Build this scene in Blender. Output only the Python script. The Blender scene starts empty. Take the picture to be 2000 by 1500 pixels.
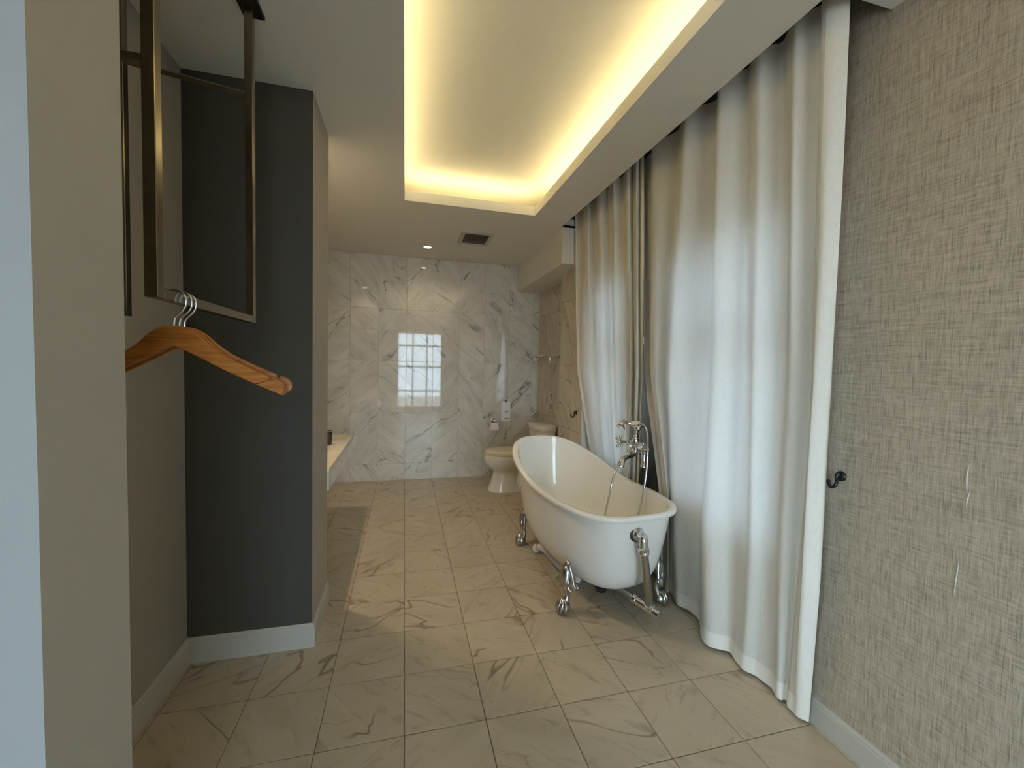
import bpy, bmesh, math, random
from mathutils import Vector, Matrix
random.seed(7)
PI = math.pi
S = bpy.context.scene
COL = S.collection

# ------------------------------------------------------------------ camera
F_PX, YAW, PITCH, ROLL, CAM_H = 806.6, 0.2545, -0.0439, 0.0232, 1.3425
fw = Vector((math.sin(YAW)*math.cos(PITCH), math.cos(YAW)*math.cos(PITCH), math.sin(PITCH)))
rt0 = Vector((math.cos(YAW), -math.sin(YAW), 0)); up0 = rt0.cross(fw)
rt = math.cos(ROLL)*rt0 + math.sin(ROLL)*up0
up = -math.sin(ROLL)*rt0 + math.cos(ROLL)*up0
cam_d = bpy.data.cameras.new('camera'); cam = bpy.data.objects.new('camera', cam_d); COL.objects.link(cam)
cam_d.sensor_fit = 'HORIZONTAL'; cam_d.sensor_width = 36; cam_d.lens = F_PX/2000*36
cam_d.clip_start = 0.02
cam.matrix_world = Matrix(((rt.x, up.x, -fw.x, 0), (rt.y, up.y, -fw.y, 0), (rt.z, up.z, -fw.z, CAM_H), (0, 0, 0, 1)))
S.camera = cam

# ------------------------------------------------------------------ world, light, exposure
W = bpy.data.worlds.new('sky'); S.world = W; W.use_nodes = True
bg = W.node_tree.nodes['Background']
bg.inputs['Color'].default_value = (0.70, 0.86, 1.0, 1)
bg.inputs['Strength'].default_value = 7.8
S.view_settings.view_transform = 'Standard'; S.view_settings.look = 'None'
S.view_settings.gamma = 1; S.view_settings.use_curve_mapping = False
S.view_settings.exposure = 1.08
S.cycles.max_bounces = 12; S.cycles.diffuse_bounces = 7; S.cycles.glossy_bounces = 5
S.cycles.transparent_max_bounces = 12
S.cycles.sample_clamp_indirect = 8
S.cycles.caustics_reflective = False; S.cycles.caustics_refractive = False
COVE_STRENGTH = 18.0
COVE_COLOR = (1.0, 0.80, 0.40)
SPOT_COLOR = (1.0, 0.80, 0.54)
SPOT_POWER = 3.5
VANITY_POWER = 30.0

def portal(name, loc, rot, sx, sy):
    l = bpy.data.lights.new(name, 'AREA'); l.shape = 'RECTANGLE'; l.size = sx; l.size_y = sy
    l.cycles.is_portal = True
    o = bpy.data.objects.new(name, l); COL.objects.link(o); o.location = loc; o.rotation_euler = rot
portal('window_portal', (1.72, 1.74, 1.32), (0, PI/2, 0), 1.45, .78)
portal('added_far_window_portal', (1.72, 2.83, 1.32), (0, PI/2, 0), 1.45, .50)
portal('rear_window_portal', (.42, -2.60, 1.15), (PI/2, 0, PI), 1.30, 2.2)

portal('added_left_window_portal', (-2.66, -1.275, 1.375), (0, -PI/2, 0), 1.75, 1.45)

# ------------------------------------------------------------------ helpers
class MB:
    def __init__(s): s.v = []; s.f = []; s.m = []
    def add(s, vs, fs, mi=0):
        b = len(s.v); s.v += [tuple(v) for v in vs]; s.f += [tuple(b+i for i in f) for f in fs]; s.m += [mi]*len(fs)
        return s
    def box(s, x0, x1, y0, y1, z0, z1, mi=0, mis=None):
        vs = [(x0,y0,z0),(x1,y0,z0),(x1,y1,z0),(x0,y1,z0),(x0,y0,z1),(x1,y0,z1),(x1,y1,z1),(x0,y1,z1)]
        fs = [(0,3,2,1),(4,5,6,7),(0,1,5,4),(1,2,6,5),(2,3,7,6),(3,0,4,7)]   # bottom top -y +x +y -x
        s.add(vs, fs, mi)
        if mis:
            for k, v in mis.items(): s.m[len(s.m)-6+k] = v
        return s
    def rbox(s, x0, x1, y0, y1, z0, z1, r=.004, seg=2):
        bm = bmesh.new(); bmesh.ops.create_cube(bm, size=1)
        for v in bm.verts:
            v.co = Vector(((x0+x1)/2+v.co.x*(x1-x0), (y0+y1)/2+v.co.y*(y1-y0), (z0+z1)/2+v.co.z*(z1-z0)))
        bmesh.ops.bevel(bm, geom=list(bm.edges), offset=r, segments=seg, profile=.5, affect='EDGES')
        bm.verts.index_update()
        s.add([v.co[:] for v in bm.verts], [[v.index for v in f.verts] for f in bm.faces]); bm.free()
        return s
    def tube(s, pts, rad, seg=12, caps=True, flat=None):
        pts = [Vector(p) for p in pts]; n = len(pts)
        rad = [rad]*n if not isinstance(rad, (list, tuple)) else list(rad)
        T = [(pts[min(i+1,n-1)]-pts[max(i-1,0)]).normalized() for i in range(n)]
        a = Vector((0,0,1)) if abs(T[0].z) < .9 else Vector((1,0,0))
        N = (a - T[0]*a.dot(T[0])).normalized(); vs = []
        for i in range(n):
            if i:
                q = T[i-1].rotation_difference(T[i]); N = q @ N
                N = (N - T[i]*N.dot(T[i])).normalized()
            B = T[i].cross(N)
            for k in range(seg):
                t = 2*PI*k/seg; vs.append(pts[i] + rad[i]*(math.cos(t)*N + math.sin(t)*B))
        fs = [(i*seg+k, i*seg+(k+1)%seg, (i+1)*seg+(k+1)%seg, (i+1)*seg+k) for i in range(n-1) for k in range(seg)]
        if caps: fs += [tuple(range(seg))[::-1], tuple((n-1)*seg+k for k in range(seg))]
        return s.add(vs, fs)
    def lathe(s, prof, c=(0,0,0), axis=(0,0,1), seg=24, caps=True):
        c = Vector(c); q = Vector((0,0,1)).rotation_difference(Vector(axis).normalized()); vs = []
        for r, h in prof:
            for k in range(seg):
                t = 2*PI*k/seg; vs.append(c + q @ Vector((r*math.cos(t), r*math.sin(t), h)))
        n = len(prof)
        fs = [(i*seg+k, i*seg+(k+1)%seg, (i+1)*seg+(k+1)%seg, (i+1)*seg+k) for i in range(n-1) for k in range(seg)]
        if caps: fs += [tuple(range(seg))[::-1], tuple((n-1)*seg+k for k in range(seg))]
        return s.add(vs, fs)
    def rings(s, R, close=True, cap0=True, cap1=True):
        seg = len(R[0]); n = len(R); vs = [p for r in R for p in r]
        fs = [(i*seg+k, i*seg+(k+1)%seg, (i+1)*seg+(k+1)%seg, (i+1)*seg+k) for i in range(n-1) for k in range(seg)]
        if cap0: fs.append(tuple(range(seg))[::-1])
        if cap1: fs.append(tuple((n-1)*seg+k for k in range(seg)))
        return s.add(vs, fs)
    def ball(s, c, r, seg=14, sc=(1,1,1)):
        n = seg//2; vs = []
        R = []
        for i in range(n+1):
            a = -PI/2 + PI*(i*.998+.001*n)/n if n else 0
            R.append([(c[0]+sc[0]*r*math.cos(a)*math.cos(2*PI*k/seg), c[1]+sc[1]*r*math.cos(a)*math.sin(2*PI*k/seg), c[2]+sc[2]*r*math.sin(a)) for k in range(seg)])
        return s.rings(R)
    def mesh(s, name, mats, smooth=None):
        me = bpy.data.meshes.new(name); me.from_pydata(s.v, [], s.f)
        for m in (mats if isinstance(mats, (list, tuple)) else [mats]): me.materials.append(m)
        me.polygons.foreach_set('material_index', s.m)
        bm = bmesh.new(); bm.from_mesh(me); bmesh.ops.recalc_face_normals(bm, faces=bm.faces); bm.to_mesh(me); bm.free()
        if smooth:
            me.polygons.foreach_set('use_smooth', [True]*len(me.polygons)); me.set_sharp_from_angle(angle=math.radians(smooth))
        me.update(); return me
    def build(s, name, mats, parent=None, smooth=None):
        return link(name, s.mesh(name, mats, smooth), parent)

def link(name, me, parent=None, loc=None):
    o = bpy.data.objects.new(name, me); COL.objects.link(o)
    if parent: o.parent = parent
    if loc: o.location = loc
    return o
def tag(o, label, cat, group=None, kind=None):
    o['label'] = label; o['category'] = cat
    if group: o['group'] = group
    if kind: o['kind'] = kind
    return o
def empty(name, loc, label, cat, group=None, rz=0):
    o = bpy.data.objects.new(name, None); COL.objects.link(o); o.location = loc; o.rotation_euler = (0, 0, rz)
    o.empty_display_size = .05
    return tag(o, label, cat, group)
def struct(o, label, cat): return tag(o, label, cat, None, 'structure')
def bez(ps, n=8):
    """Catmull-Rom through points"""
    ps = [Vector(p) for p in ps]; P = [2*ps[0]-ps[1]] + ps + [2*ps[-1]-ps[-2]]; out = []
    for i in range(1, len(P)-2):
        for k in range(n):
            t = k/n; a, b, c, d = P[i-1], P[i], P[i+1], P[i+2]
            out.append(.5*((2*b)+(c-a)*t+(2*a-5*b+4*c-d)*t*t+(3*b-a-3*c+d)*t**3))
    out.append(ps[-1]); return out

# ------------------------------------------------------------------ materials
class NT:
    def __init__(s, name):
        s.m = bpy.data.materials.new(name); s.m.use_nodes = True; s.t = s.m.node_tree
        s.b = s.t.nodes['Principled BSDF']; s.out = s.t.nodes['Material Output']
    def n(s, typ, **kw):
        x = s.t.nodes.new(typ)
        for k, v in kw.items():
            if k in x.inputs: x.inputs[k].default_value = v
            else: setattr(x, k, v)
        return x
    def l(s, a, b): s.t.links.new(a, b)
    def ramp(s, src, stops, interp='LINEAR'):
        r = s.n('ShaderNodeValToRGB'); r.color_ramp.interpolation = interp
        e = r.color_ramp.elements
        while len(e) < len(stops): e.new(.5)
        for x, (p, c) in zip(e, stops):
            x.position = p; x.color = (*(c if isinstance(c, (tuple, list)) else (c, c, c)), 1)
        s.l(src, r.inputs['Fac']); return r.outputs['Color']
    def math(s, op, a, b=None):
        x = s.n('ShaderNodeMath', operation=op)
        for i, q in enumerate((a, b)):
            if q is None: continue
            if isinstance(q, (int, float)): x.inputs[i].default_value = q
            else: s.l(q, x.inputs[i])
        return x.outputs[0]
    def mix(s, f, a, b, blend='MIX'):
        x = s.n('ShaderNodeMix', data_type='RGBA', blend_type=blend)
        for i, q in ((0, f), (6, a), (7, b)):
            if isinstance(q, (int, float)): x.inputs[i].default_value = q
            elif isinstance(q, tuple): x.inputs[i].default_value = (*q, 1)
            else: s.l(q, x.inputs[i])
        return x.outputs[2]
    def noise(s, vec, scale, detail=3, rough=.5, dist=0):
        x = s.n('ShaderNodeTexNoise', Scale=scale, Detail=detail, Roughness=rough, Distortion=dist)
        if vec is not None: s.l(vec, x.inputs['Vector'])
        return x.outputs['Fac']
    def mapping(s, vec, scale=(1,1,1), rot=(0,0,0), loc=None):
        x = s.n('ShaderNodeMapping'); x.inputs['Scale'].default_value = scale; x.inputs['Rotation'].default_value = rot
        s.l(vec, x.inputs['Vector'])
        if loc is not None: s.l(loc, x.inputs['Location'])
        return x.outputs[0]
    def bump(s, h, strength=.3, dist=.01):
        x = s.n('ShaderNodeBump', Strength=strength, Distance=dist); s.l(h, x.inputs['Height']); s.l(x.outputs[0], s.b.inputs['Normal'])
    def base(s, c=None, rough=.5, metal=0, spec=None):
        if isinstance(c, tuple): s.b.inputs['Base Color'].default_value = (*c, 1)
        elif c is not None: s.l(c, s.b.inputs['Base Color'])
        s.b.inputs['Roughness'].default_value = rough; s.b.inputs['Metallic'].default_value = metal
        if spec is not None: s.b.inputs['Specular IOR Level'].default_value = spec
        return s

def paint(name, c, rough=.7, grain=.04, scale=260):
    t = NT(name); co = t.n('ShaderNodeTexCoord').outputs['Object']
    nz = t.noise(co, scale, 2); nb = t.noise(co, 1.7, 3)
    col = t.mix(t.math('MULTIPLY', nb, .5), tuple(x*(1-grain*2) for x in c), tuple(min(1, x*(1+grain*2)) for x in c))
    t.base(col, rough); t.bump(nz, .12, .002); return t.m

def marble(name, base, cloud, vein, rough, kind):
    t = NT(name); co = t.n('ShaderNodeTexCoord').outputs['Object']
    rnd = t.n('ShaderNodeObjectInfo').outputs['Random']
    cmb = t.n('ShaderNodeCombineXYZ')
    t.l(t.math('MULTIPLY', rnd, 93.0), cmb.inputs[0]); t.l(t.math('MULTIPLY', rnd, 57.0), cmb.inputs[1]); t.l(t.math('MULTIPLY', rnd, 31.0), cmb.inputs[2])
    rot = t.n('ShaderNodeVectorRotate', rotation_type='AXIS_ANGLE')
    rot.inputs['Axis'].default_value = (0, 0, 1) if kind == 'floor' else (0, 1, 0)
    t.l(co, rot.inputs['Vector'])
    flip = t.math('SUBTRACT', t.math('MULTIPLY', t.math('ROUND', t.math('FRACT', t.math('MULTIPLY', rnd, 7.31))), 1.5), .75)
    t.l(t.math('ADD', flip, t.math('MULTIPLY', t.math('SUBTRACT', t.math('FRACT', t.math('MULTIPLY', rnd, 13.7)), .5), .5)), rot.inputs['Angle'])
    if kind == 'floor': sc = (.8, 2.6, 1)
    elif kind == 'wall': sc = (3.0, 1, .75)
    else: sc = (1, 1, 1)
    p = t.mapping(rot.outputs[0], sc, loc=cmb.outputs[0])
    big = t.noise(p, 2.2, 4, .55, .6)
    fine = t.noise(p, 9, 6, .62, .4)
    col = t.mix(t.ramp(big, [(.35, 0.0), (.68, 1.0)]), base, cloud)
    # thin long veins
    def veins(scale, w, lo, hi, dist, seed):
        q = t.mapping(p, (1, 1, 1)); q.node.inputs['Location'].default_value = (seed, seed*.7, 0)
        v = t.noise(q, scale, 3, .45, dist)
        d = t.math('ABSOLUTE', t.math('SUBTRACT', v, .5))
        line = t.ramp(d, [(0, 1.0), (w, 0.0)])
        mask = t.ramp(t.noise(q, scale*.9, 1), [(lo, 0.0), (hi, 1.0)])
        return t.math('MULTIPLY', line, mask)
    v1 = veins(1.5, .013, .48, .58, .12, 3.1)
    v2 = veins(2.9, .011, .50, .62, .15, 9.4)
    # leafy grey patches: thresholded noise broken up by finer noise
    pt = t.ramp(t.noise(p, 2.6, 2, .5, .3), [(.66, 0.0), (.71, 1.0)])
    pt = t.math('MULTIPLY', pt, t.ramp(fine, [(.40, .2), (.56, 1.0)]))
    streak = t.ramp(fine, [(.55, 0.0), (.74, .42)])
    fac = t.math('MAXIMUM', t.math('MAXIMUM', t.math('MULTIPLY', v1, .85), t.math('MULTIPLY', v2, .45)), t.math('MAXIMUM', t.math('MULTIPLY', pt, .62), streak))
    col = t.mix(fac, col, vein)
    t.base(col, rough)
    if kind == 'floor':
        r = t.ramp(fine, [(.3, rough*.8), (.7, rough*1.25)]); t.l(r, t.b.inputs['Roughness'])
    return t.m

M = {}
M['floor_tile'] = marble('floor_marble_tile', (.53,.455,.35), (.445,.38,.285), (.15,.105,.07), .33, 'floor')
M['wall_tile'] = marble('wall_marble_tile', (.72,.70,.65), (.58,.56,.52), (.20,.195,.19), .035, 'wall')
M['shade_toned_tile'] = marble('shade_toned_marble_tile', (.62,.56,.46), (.52,.46,.37), (.22,.19,.16), .12, 'wall')  # wall marble turned darker and browner, shade put into the colour
M['counter'] = marble('counter_marble', (.70,.64,.54), (.58,.51,.41), (.25,.2,.15), .12, 'floor')
M['grout'] = paint('floor_grout', (.24,.19,.14), .9)
M['wgrout'] = paint('wall_grout', (.62,.60,.55), .8)
M['ceiling'] = paint('ceiling_paint', (.74,.72,.66), .85, .01)
M['cove'] = paint('cove_paint', (.66,.64,.58), .85, .01)
M['grey'] = paint('taupe_grey_paint', (.36,.335,.29), .6, .03, 420)
M['charcoal'] = paint('charcoal_paint', (.064,.058,.045), .75, .05, 420)
M['pale'] = paint('pale_wall_paint', (.62,.63,.62), .7, .02, 420)
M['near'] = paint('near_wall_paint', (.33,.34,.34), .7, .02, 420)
M['trim'] = paint('white_trim_paint', (.48,.46,.41), .4, .01, 60)
M['white_frame'] = paint('white_window_frame', (.75,.75,.73), .4, .01, 60)
M['bedroom_floor'] = paint('bedroom_floor', (.42,.34,.26), .5)
M['ground'] = paint('outside_ground', (.50,.42,.37), .9)

def wallpaper():
    t = NT('linen_wallpaper'); co = t.n('ShaderNodeTexCoord').outputs['Object']
    a = t.noise(t.mapping(co, (1, 420, 22)), 1, 3, .65)
    b = t.noise(t.mapping(co, (1, 26, 420)), 1, 3, .65)
    c = t.noise(t.mapping(co, (1, 210, 7.5)), 1, 2, .6)
    d = t.noise(t.mapping(co, (1, 9.5, 240)), 1, 2, .6)
    g = t.noise(co, 900, 2)
    h = t.math('ADD', t.math('ADD', t.math('MULTIPLY', a, .34), t.math('MULTIPLY', b, .26)), t.math('ADD', t.math('MULTIPLY', c, .22), t.math('MULTIPLY', d, .18)))
    thread = t.math('MAXIMUM', t.ramp(c, [(.60, 0.0), (.72, .62)]), t.ramp(d, [(.65, 0.0), (.77, .40)]))
    col = t.ramp(h, [(.37, (.205,.166,.122)), (.50, (.425,.362,.28)), (.63, (.60,.515,.41))])
    col = t.mix(thread, col, (.13,.115,.09))
    col = t.mix(.12, col, g, 'OVERLAY')
    t.base(col, .65); t.bump(h, .35, .002); return t.m
M['wallpaper'] = wallpaper()

def fabric(name, c, trans, thick):
    t = NT(name); co = t.n('ShaderNodeTexCoord').outputs['Object']
    w = t.math('ADD', t.noise(t.mapping(co, (60, 700, 40)), 1, 2), t.noise(t.mapping(co, (60, 40, 700)), 1, 2))
    col = t.mix(t.ramp(w, [(.7, 0.0), (1.3, 1.0)]), tuple(x*.94 for x in c), tuple(min(1, x*1.03) for x in c))
    wr = t.noise(t.mapping(co, (6, 9, 2.2)), 2.5, 4, .55, .6)
    t.base(col, .9, 0, .15)
    x = t.n('ShaderNodeBump', Strength=.28, Distance=.018); t.l(wr, x.inputs['Height'])
    y = t.n('ShaderNodeBump', Strength=.10, Distance=.001); t.l(w, y.inputs['Height']); t.l(x.outputs[0], y.inputs['Normal'])
    t.l(y.outputs[0], t.b.inputs['Normal'])
    tr = t.n('ShaderNodeBsdfTranslucent'); tr.inputs['Color'].default_value = (*trans, 1); t.l(y.outputs[0], tr.inputs['Normal'])
    mx = t.n('ShaderNodeMixShader'); mx.inputs[0].default_value = thick
    t.l(t.b.outputs[0], mx.inputs[1]); t.l(tr.outputs[0], mx.inputs[2]); t.l(mx.outputs[0], t.out.inputs[0]); return t.m
M['curtain'] = fabric('curtain_linen', (.69,.67,.615), (.64,.70,.78), .10)
M['hem'] = fabric('curtain_hem_linen', (.82,.795,.74), (.66,.68,.70), .07)

def plain(name, c, rough=.4, metal=0, spec=None, var=.04, scale=30):
    t = NT(name); co = t.n('ShaderNodeTexCoord').outputs['Object']
    nz = t.noise(co, scale, 3)
    col = t.mix(nz, tuple(x*(1-var) for x in c), tuple(min(1, x*(1+var)) for x in c))
    t.base(col, rough, metal, spec); return t.m
M['acrylic'] = plain('white_acrylic', (.84,.83,.80), .06, 0, .5, .01)
M['ceramic'] = plain('white_ceramic', (.76,.74,.69), .08, 0, .5, .01)
M['cream'] = plain('cream_plastic', (.74,.68,.53), .22, 0, .5, .01)
M['chrome'] = plain('chrome', (.72,.72,.72), .12, 1, None, .02)
M['nickel'] = plain('dull_nickel_pipe', (.42,.41,.38), .30, 1, None, .15, 12)
M['cast'] = plain('cast_silver_foot', (.55,.55,.54), .24, 1, None, .2, 40)
M['bronze'] = plain('brushed_brass_steel', (.27,.235,.175), .20, 1, None, .10, 60)
M['bronze_dark'] = plain('dark_bronze_plate', (.05,.045,.038), .35, .8, None, .1)
M['black'] = plain('black_iron', (.012,.012,.012), .35, .2, None, .1)
M['darkpipe'] = plain('dark_pipe', (.03,.03,.033), .4, .4, None, .1)
M['pvc'] = plain('white_pvc', (.68,.65,.62), .4)
M['paper'] = plain('paper', (.86,.86,.86), .8)
M['ink'] = plain('grey_ink', (.16,.15,.15), .8)
M['cup'] = plain('dark_tumbler', (.06,.045,.04), .25)
M['knob_cream'] = plain('cream_porcelain', (.80,.72,.50), .2)
M['rubber'] = plain('black_rubber', (.015,.015,.017), .5)

def wood():
    t = NT('orange_beech_wood'); co = t.n('ShaderNodeTexCoord').outputs['Object']
    w = t.noise(t.mapping(co, (7, 90, 130)), 1, 4, .6, .5)
    col = t.ramp(w, [(.3, (.28,.088,.012)), (.55, (.45,.165,.028)), (.75, (.56,.235,.05))])
    t.base(col, .35); return t.m
M['wood'] = wood()
def emit(name, c, s):
    t = NT(name); e = t.n('ShaderNodeEmission'); e.inputs[0].default_value = (*c, 1); e.inputs[1].default_value = s
    t.l(e.outputs[0], t.out.inputs[0]); return t.m
M['led'] = emit('led_strip_glow', COVE_COLOR, COVE_STRENGTH)
M['lamp'] = emit('downlight_glow', SPOT_COLOR, 12)
def glass():
    t = NT('window_glass'); tr = t.n('ShaderNodeBsdfTransparent'); gl = t.n('ShaderNodeBsdfGlossy'); gl.inputs['Roughness'].default_value = .02
    fr = t.n('ShaderNodeFresnel'); fr.inputs[0].default_value = 1.45; mx = t.n('ShaderNodeMixShader')
    tr.inputs[0].default_value = (.93,.96,.96,1)
    t.l(fr.outputs[0], mx.inputs[0]); t.l(tr.outputs[0], mx.inputs[1]); t.l(gl.outputs[0], mx.inputs[2]); t.l(mx.outputs[0], t.out.inputs[0]); return t.m
M['glass'] = glass()

# ------------------------------------------------------------------ the room
H = 2.545; LIP = .072; ROOF = 2.90
XL, XC, XR = -1.05, -.915, 1.54           # far left wall, closet side wall, papered wall
PX, PY0, PY1 = -.406, .589, .746          # wall end beside the closet
BX, BY0, BY1 = -.41, 2.065, 2.45          # charcoal block
RX = 1.62                                  # window recess
YB = -2.5
# floor
fl = MB(); fl.box(-2.7, 1.9, .2, 5.2, -.12, -.003); floor = fl.build('floor', M['grout'])
struct(floor, 'beige marble-look tiled floor with thin dark joints', 'floor')
bf = MB(); bf.box(-2.7, 1.9, YB-.15, .2, -.12, 0); o = bf.build('floor_bedroom', M['bedroom_floor']); struct(o, 'plain brown floor behind the viewer towards the bedroom', 'floor')

def tile_mesh(name, w, h, mat, axis, t=.008, c=.0014):
    """a tile centred on its face; axis 'z' lies flat facing up, 'y' stands facing -y"""
    a, b = w/2, h/2
    F = [(-a+c,-b+c,0),(a-c,-b+c,0),(a-c,b-c,0),(-a+c,b-c,0)]
    E = [(-a,-b,-c),(a,-b,-c),(a,b,-c),(-a,b,-c)]
    B = [(x,y,-t) for x,y,_ in E]
    vs = F+E+B
    fs = [(0,1,2,3)] + [(4+i,4+(i+1)%4,(i+1)%4,i) for i in range(4)] + [(8+i,8+(i+1)%4,4+(i+1)%4,4+i) for i in range(4)]
    if axis == 'y': vs = [(x, -z, y) for x, y, z in vs]
    m = MB(); m.add(vs, fs); return m.mesh(name, mat)
T0 = tile_mesh('tile', .2965, .2965, M['floor_tile'], 'z', .006, .0012)
for i in range(-4, 6):
    for j in range(-4, 12):
        x, y = .013+.3*i+.15, 1.479+.3*j+.15
        if BX-.2 > x and BY0+.15 < y < BY1-.05: continue
        link('tile', T0, floor, (x, y, 0))

# back wall, turned a little against the room
TH = 0.0
wb = MB(); wb.box(-1.3, 1.85, .0062, .15, 0, ROOF)
wall_back = wb.build('wall_back', M['wgrout']); wall_back.location = (0, 4.87, 0); wall_back.rotation_euler = (0, 0, TH)
struct(wall_back, 'glossy white marble tiled wall at the far end', 'wall')
rows = [0, .195, .78, 1.365, 1.95, H]
cache = {}
def wall_tiles(parent, xs, rows, mat, gap=.0022):
    for a, b in zip(xs[:-1], xs[1:]):
        for c, d in zip(rows[:-1], rows[1:]):
            k = (round(b-a, 4), round(d-c, 4), mat.name)
            if k not in cache: cache[k] = tile_mesh('tile', b-a-gap, d-c-gap, mat, 'y', .0075, .0010)
            link('tile', cache[k], parent, ((a+b)/2, 0, (c+d)/2))
wall_tiles(wall_back, [.013+.3*i for i in range(-4, 6)] + [1.60], rows, M['wall_tile'])

# right side behind the tub: two marble clad pieces at different depth
def side_wall(name, x, y0, y1, xback, label, top):
    """wall facing -x; local x runs along -y so that tiles (facing local -y) face -x"""
    m = MB(); L = y1-y0; m.box(0, L, .0062, xback-x, 0, top)
    o = m.build(name, M['wgrout']); o.location = (x, y1, 0); o.rotation_euler = (0, 0, -PI/2)
    struct(o, label, 'wall'); return o, L
w, L = side_wall('wall_right_back', 1.60, 3.745, 4.87, 1.85, 'marble wall behind the toilet tank, brown-grey shade put into its colour', ROOF)
wall_tiles(w, [0, .27, .57, .87, L], rows, M['shade_toned_tile'])
w, L = side_wall('wall_right_pier', 1.445, 3.20, 3.745, 1.85, 'marble clad pier beside the curtain, beige from shade put into its colour', ROOF)
wall_tiles(w, [0, .3, L], rows, M['shade_toned_tile'])
# beam
m = MB(); m.box(1.305, 1.5999, 3.39, 4.8699, 2.235, H+.02); struct(m.build('ceiling_beam', M['ceiling']), 'boxed cream beam under the ceiling above the toilet', 'beam')
# window wall in the recess
wy0, wy1, wz0, wz1 = 1.35, 2.13, .60, 2.05
vy0, vy1 = 2.58, 3.08
m = MB()
for a_, b_ in ((1.22, wy0), (wy1, vy0), (vy1, 3.20)): m.box(RX, 1.85, a_, b_, 0, ROOF)
for a_, b_ in ((wy0, wy1), (vy0, vy1)): m.box(RX, 1.85, a_, b_, 0, wz0); m.box(RX, 1.85, a_, b_, wz1, ROOF)
struct(m.build('wall_right_window', M['charcoal']), 'wall around the window behind the curtains', 'wall')  # charcoal colour stands in for the shade in the gap between the panels
def window(name, label, origin, rz, w, z0, z1, cols, rails, fr=.05):
    e = MB(); t = .05
    for a, b, c, d in ((0, w, z0, z0+fr), (0, w, z1-fr, z1), (0, fr, z0+fr, z1-fr), (w-fr, w, z0+fr, z1-fr)): e.box(a, b, 0, t, c, d)
    r = e.build(name, M['white_frame']); r.location = origin; r.rotation_euler = (0, 0, rz); struct(r, label, 'window')
    xs = [fr+(w-2*fr)*i/cols for i in range(cols+1)]; zs = [z0+fr]+rails+[z1-fr]
    for x in xs[1:-1]: MB().box(x-.02, x+.02, .005, t-.005, z0+fr, z1-fr).build('mullion', M['white_frame'], r)
    for z in rails: MB().box(fr, w-fr, .006, t-.006, z-.025, z+.025).build('rail', M['white_frame'], r)
    for a, b in zip(xs[:-1], xs[1:]):
        for c, d in zip(zs[:-1], zs[1:]): MB().box(a, b, .022, .027, c, d).build('pane', M['glass'], r)
    return r
window('window_1', 'white framed window hidden behind the drawn curtains', (1.68, wy1, 0), -PI/2, wy1-wy0, wz0, wz1, 2, [1.55])
window('window_added_far', 'added narrow white framed window, unseen, lighting the farther curtain from behind', (1.68, vy1, 0), -PI/2, vy1-vy0, wz0, wz1, 1, [1.55])  # added unseen window that brightens the farther panel through the cloth
# papered wall
m = MB(); m.box(XR, 1.85, YB, 1.22, 0, ROOF); wp = m.build('wall_right', M['wallpaper']); struct(wp, 'grey-brown linen wallpapered wall on the right', 'wall')
for k, (y, z0, z1, ww) in enumerate([(.789, 1.005, 1.10, .0013), (.786, .965, 1.025, .0010), (.80, .70, .83, .0006)]):
    n = 7; vs = []
    for i in range(n):
        t = i/(n-1); q = ww*math.sin(PI*min(.999, t*.98+.01)); z = z0+(z1-z0)*t; yy = y+.003*math.sin(3*t+k)
        vs += [(XR-.0002, yy-q, z), (XR-.0002, yy+q, z), (XR-.0035*math.sin(PI*t)-.0004, yy+q*.2, z)]
    fs = [f for i in range(n-1) for f in ((3*i, 3*i+2, 3*i+5, 3*i+3), (3*i+2, 3*i+1, 3*i+4, 3*i+5), (3*i+1, 3*i, 3*i+3, 3*i+4))]
    MB().add(vs, fs).build('torn_seam', plain('torn_paper', (.60,.57,.52), .8), wp)
def base_profile(h):   # (out, z)
    return [(0, 0), (.014, 0), (.014, h*.80), (.011, h*.84), (.0115, h*.90), (.006, h*.95), (.004, h), (0, h)]
def baseboard(name, pts, h, label):
    """pts: corners along the wall foot, room on the left side of travel"""
    pr = base_profile(h); P = [Vector((x, y, 0)) for x, y in pts]; R = []
    for i, p in enumerate(P):
        d0 = (P[i]-P[i-1]).normalized() if i else None; d1 = (P[i+1]-P[i]).normalized() if i < len(P)-1 else None
        nl = lambda d: Vector((-d.y, d.x, 0))
        if d0 and d1:
            n = nl(d0)+nl(d1); n = n/(n.dot(nl(d0)))
        else: n = nl(d0 or d1)
        R.append([p+n*o+Vector((0, 0, z)) for o, z in pr])
    m = MB(); m.rings(R); return struct(m.build(name, M['trim']), label, 'baseboard')
baseboard('baseboard_right', [(XR, YB), (XR, 1.22)], .098, 'white moulded baseboard under the linen wallpaper')
# closet: block, side wall, wall end
m = MB(); m.box(XL, BX, BY0, BY1, 0, ROOF, 0, {2: 1}); struct(m.build('wall_closet_back', [M['grey'], M['charcoal']]), 'charcoal wall block at the back of the open closet', 'wall')
m = MB(); m.box(-1.2, XC, PY1, BY0, 0, ROOF); struct(m.build('wall_closet_side', M['grey']), 'taupe side wall inside the open closet', 'wall')
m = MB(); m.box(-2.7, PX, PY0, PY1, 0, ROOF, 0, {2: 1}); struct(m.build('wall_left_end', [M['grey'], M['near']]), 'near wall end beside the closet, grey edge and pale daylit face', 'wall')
baseboard('baseboard_closet', [(BX, BY1), (BX, BY0), (XC, BY0), (XC, PY1)], .112, 'white moulded baseboard running round the closet')
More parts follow.
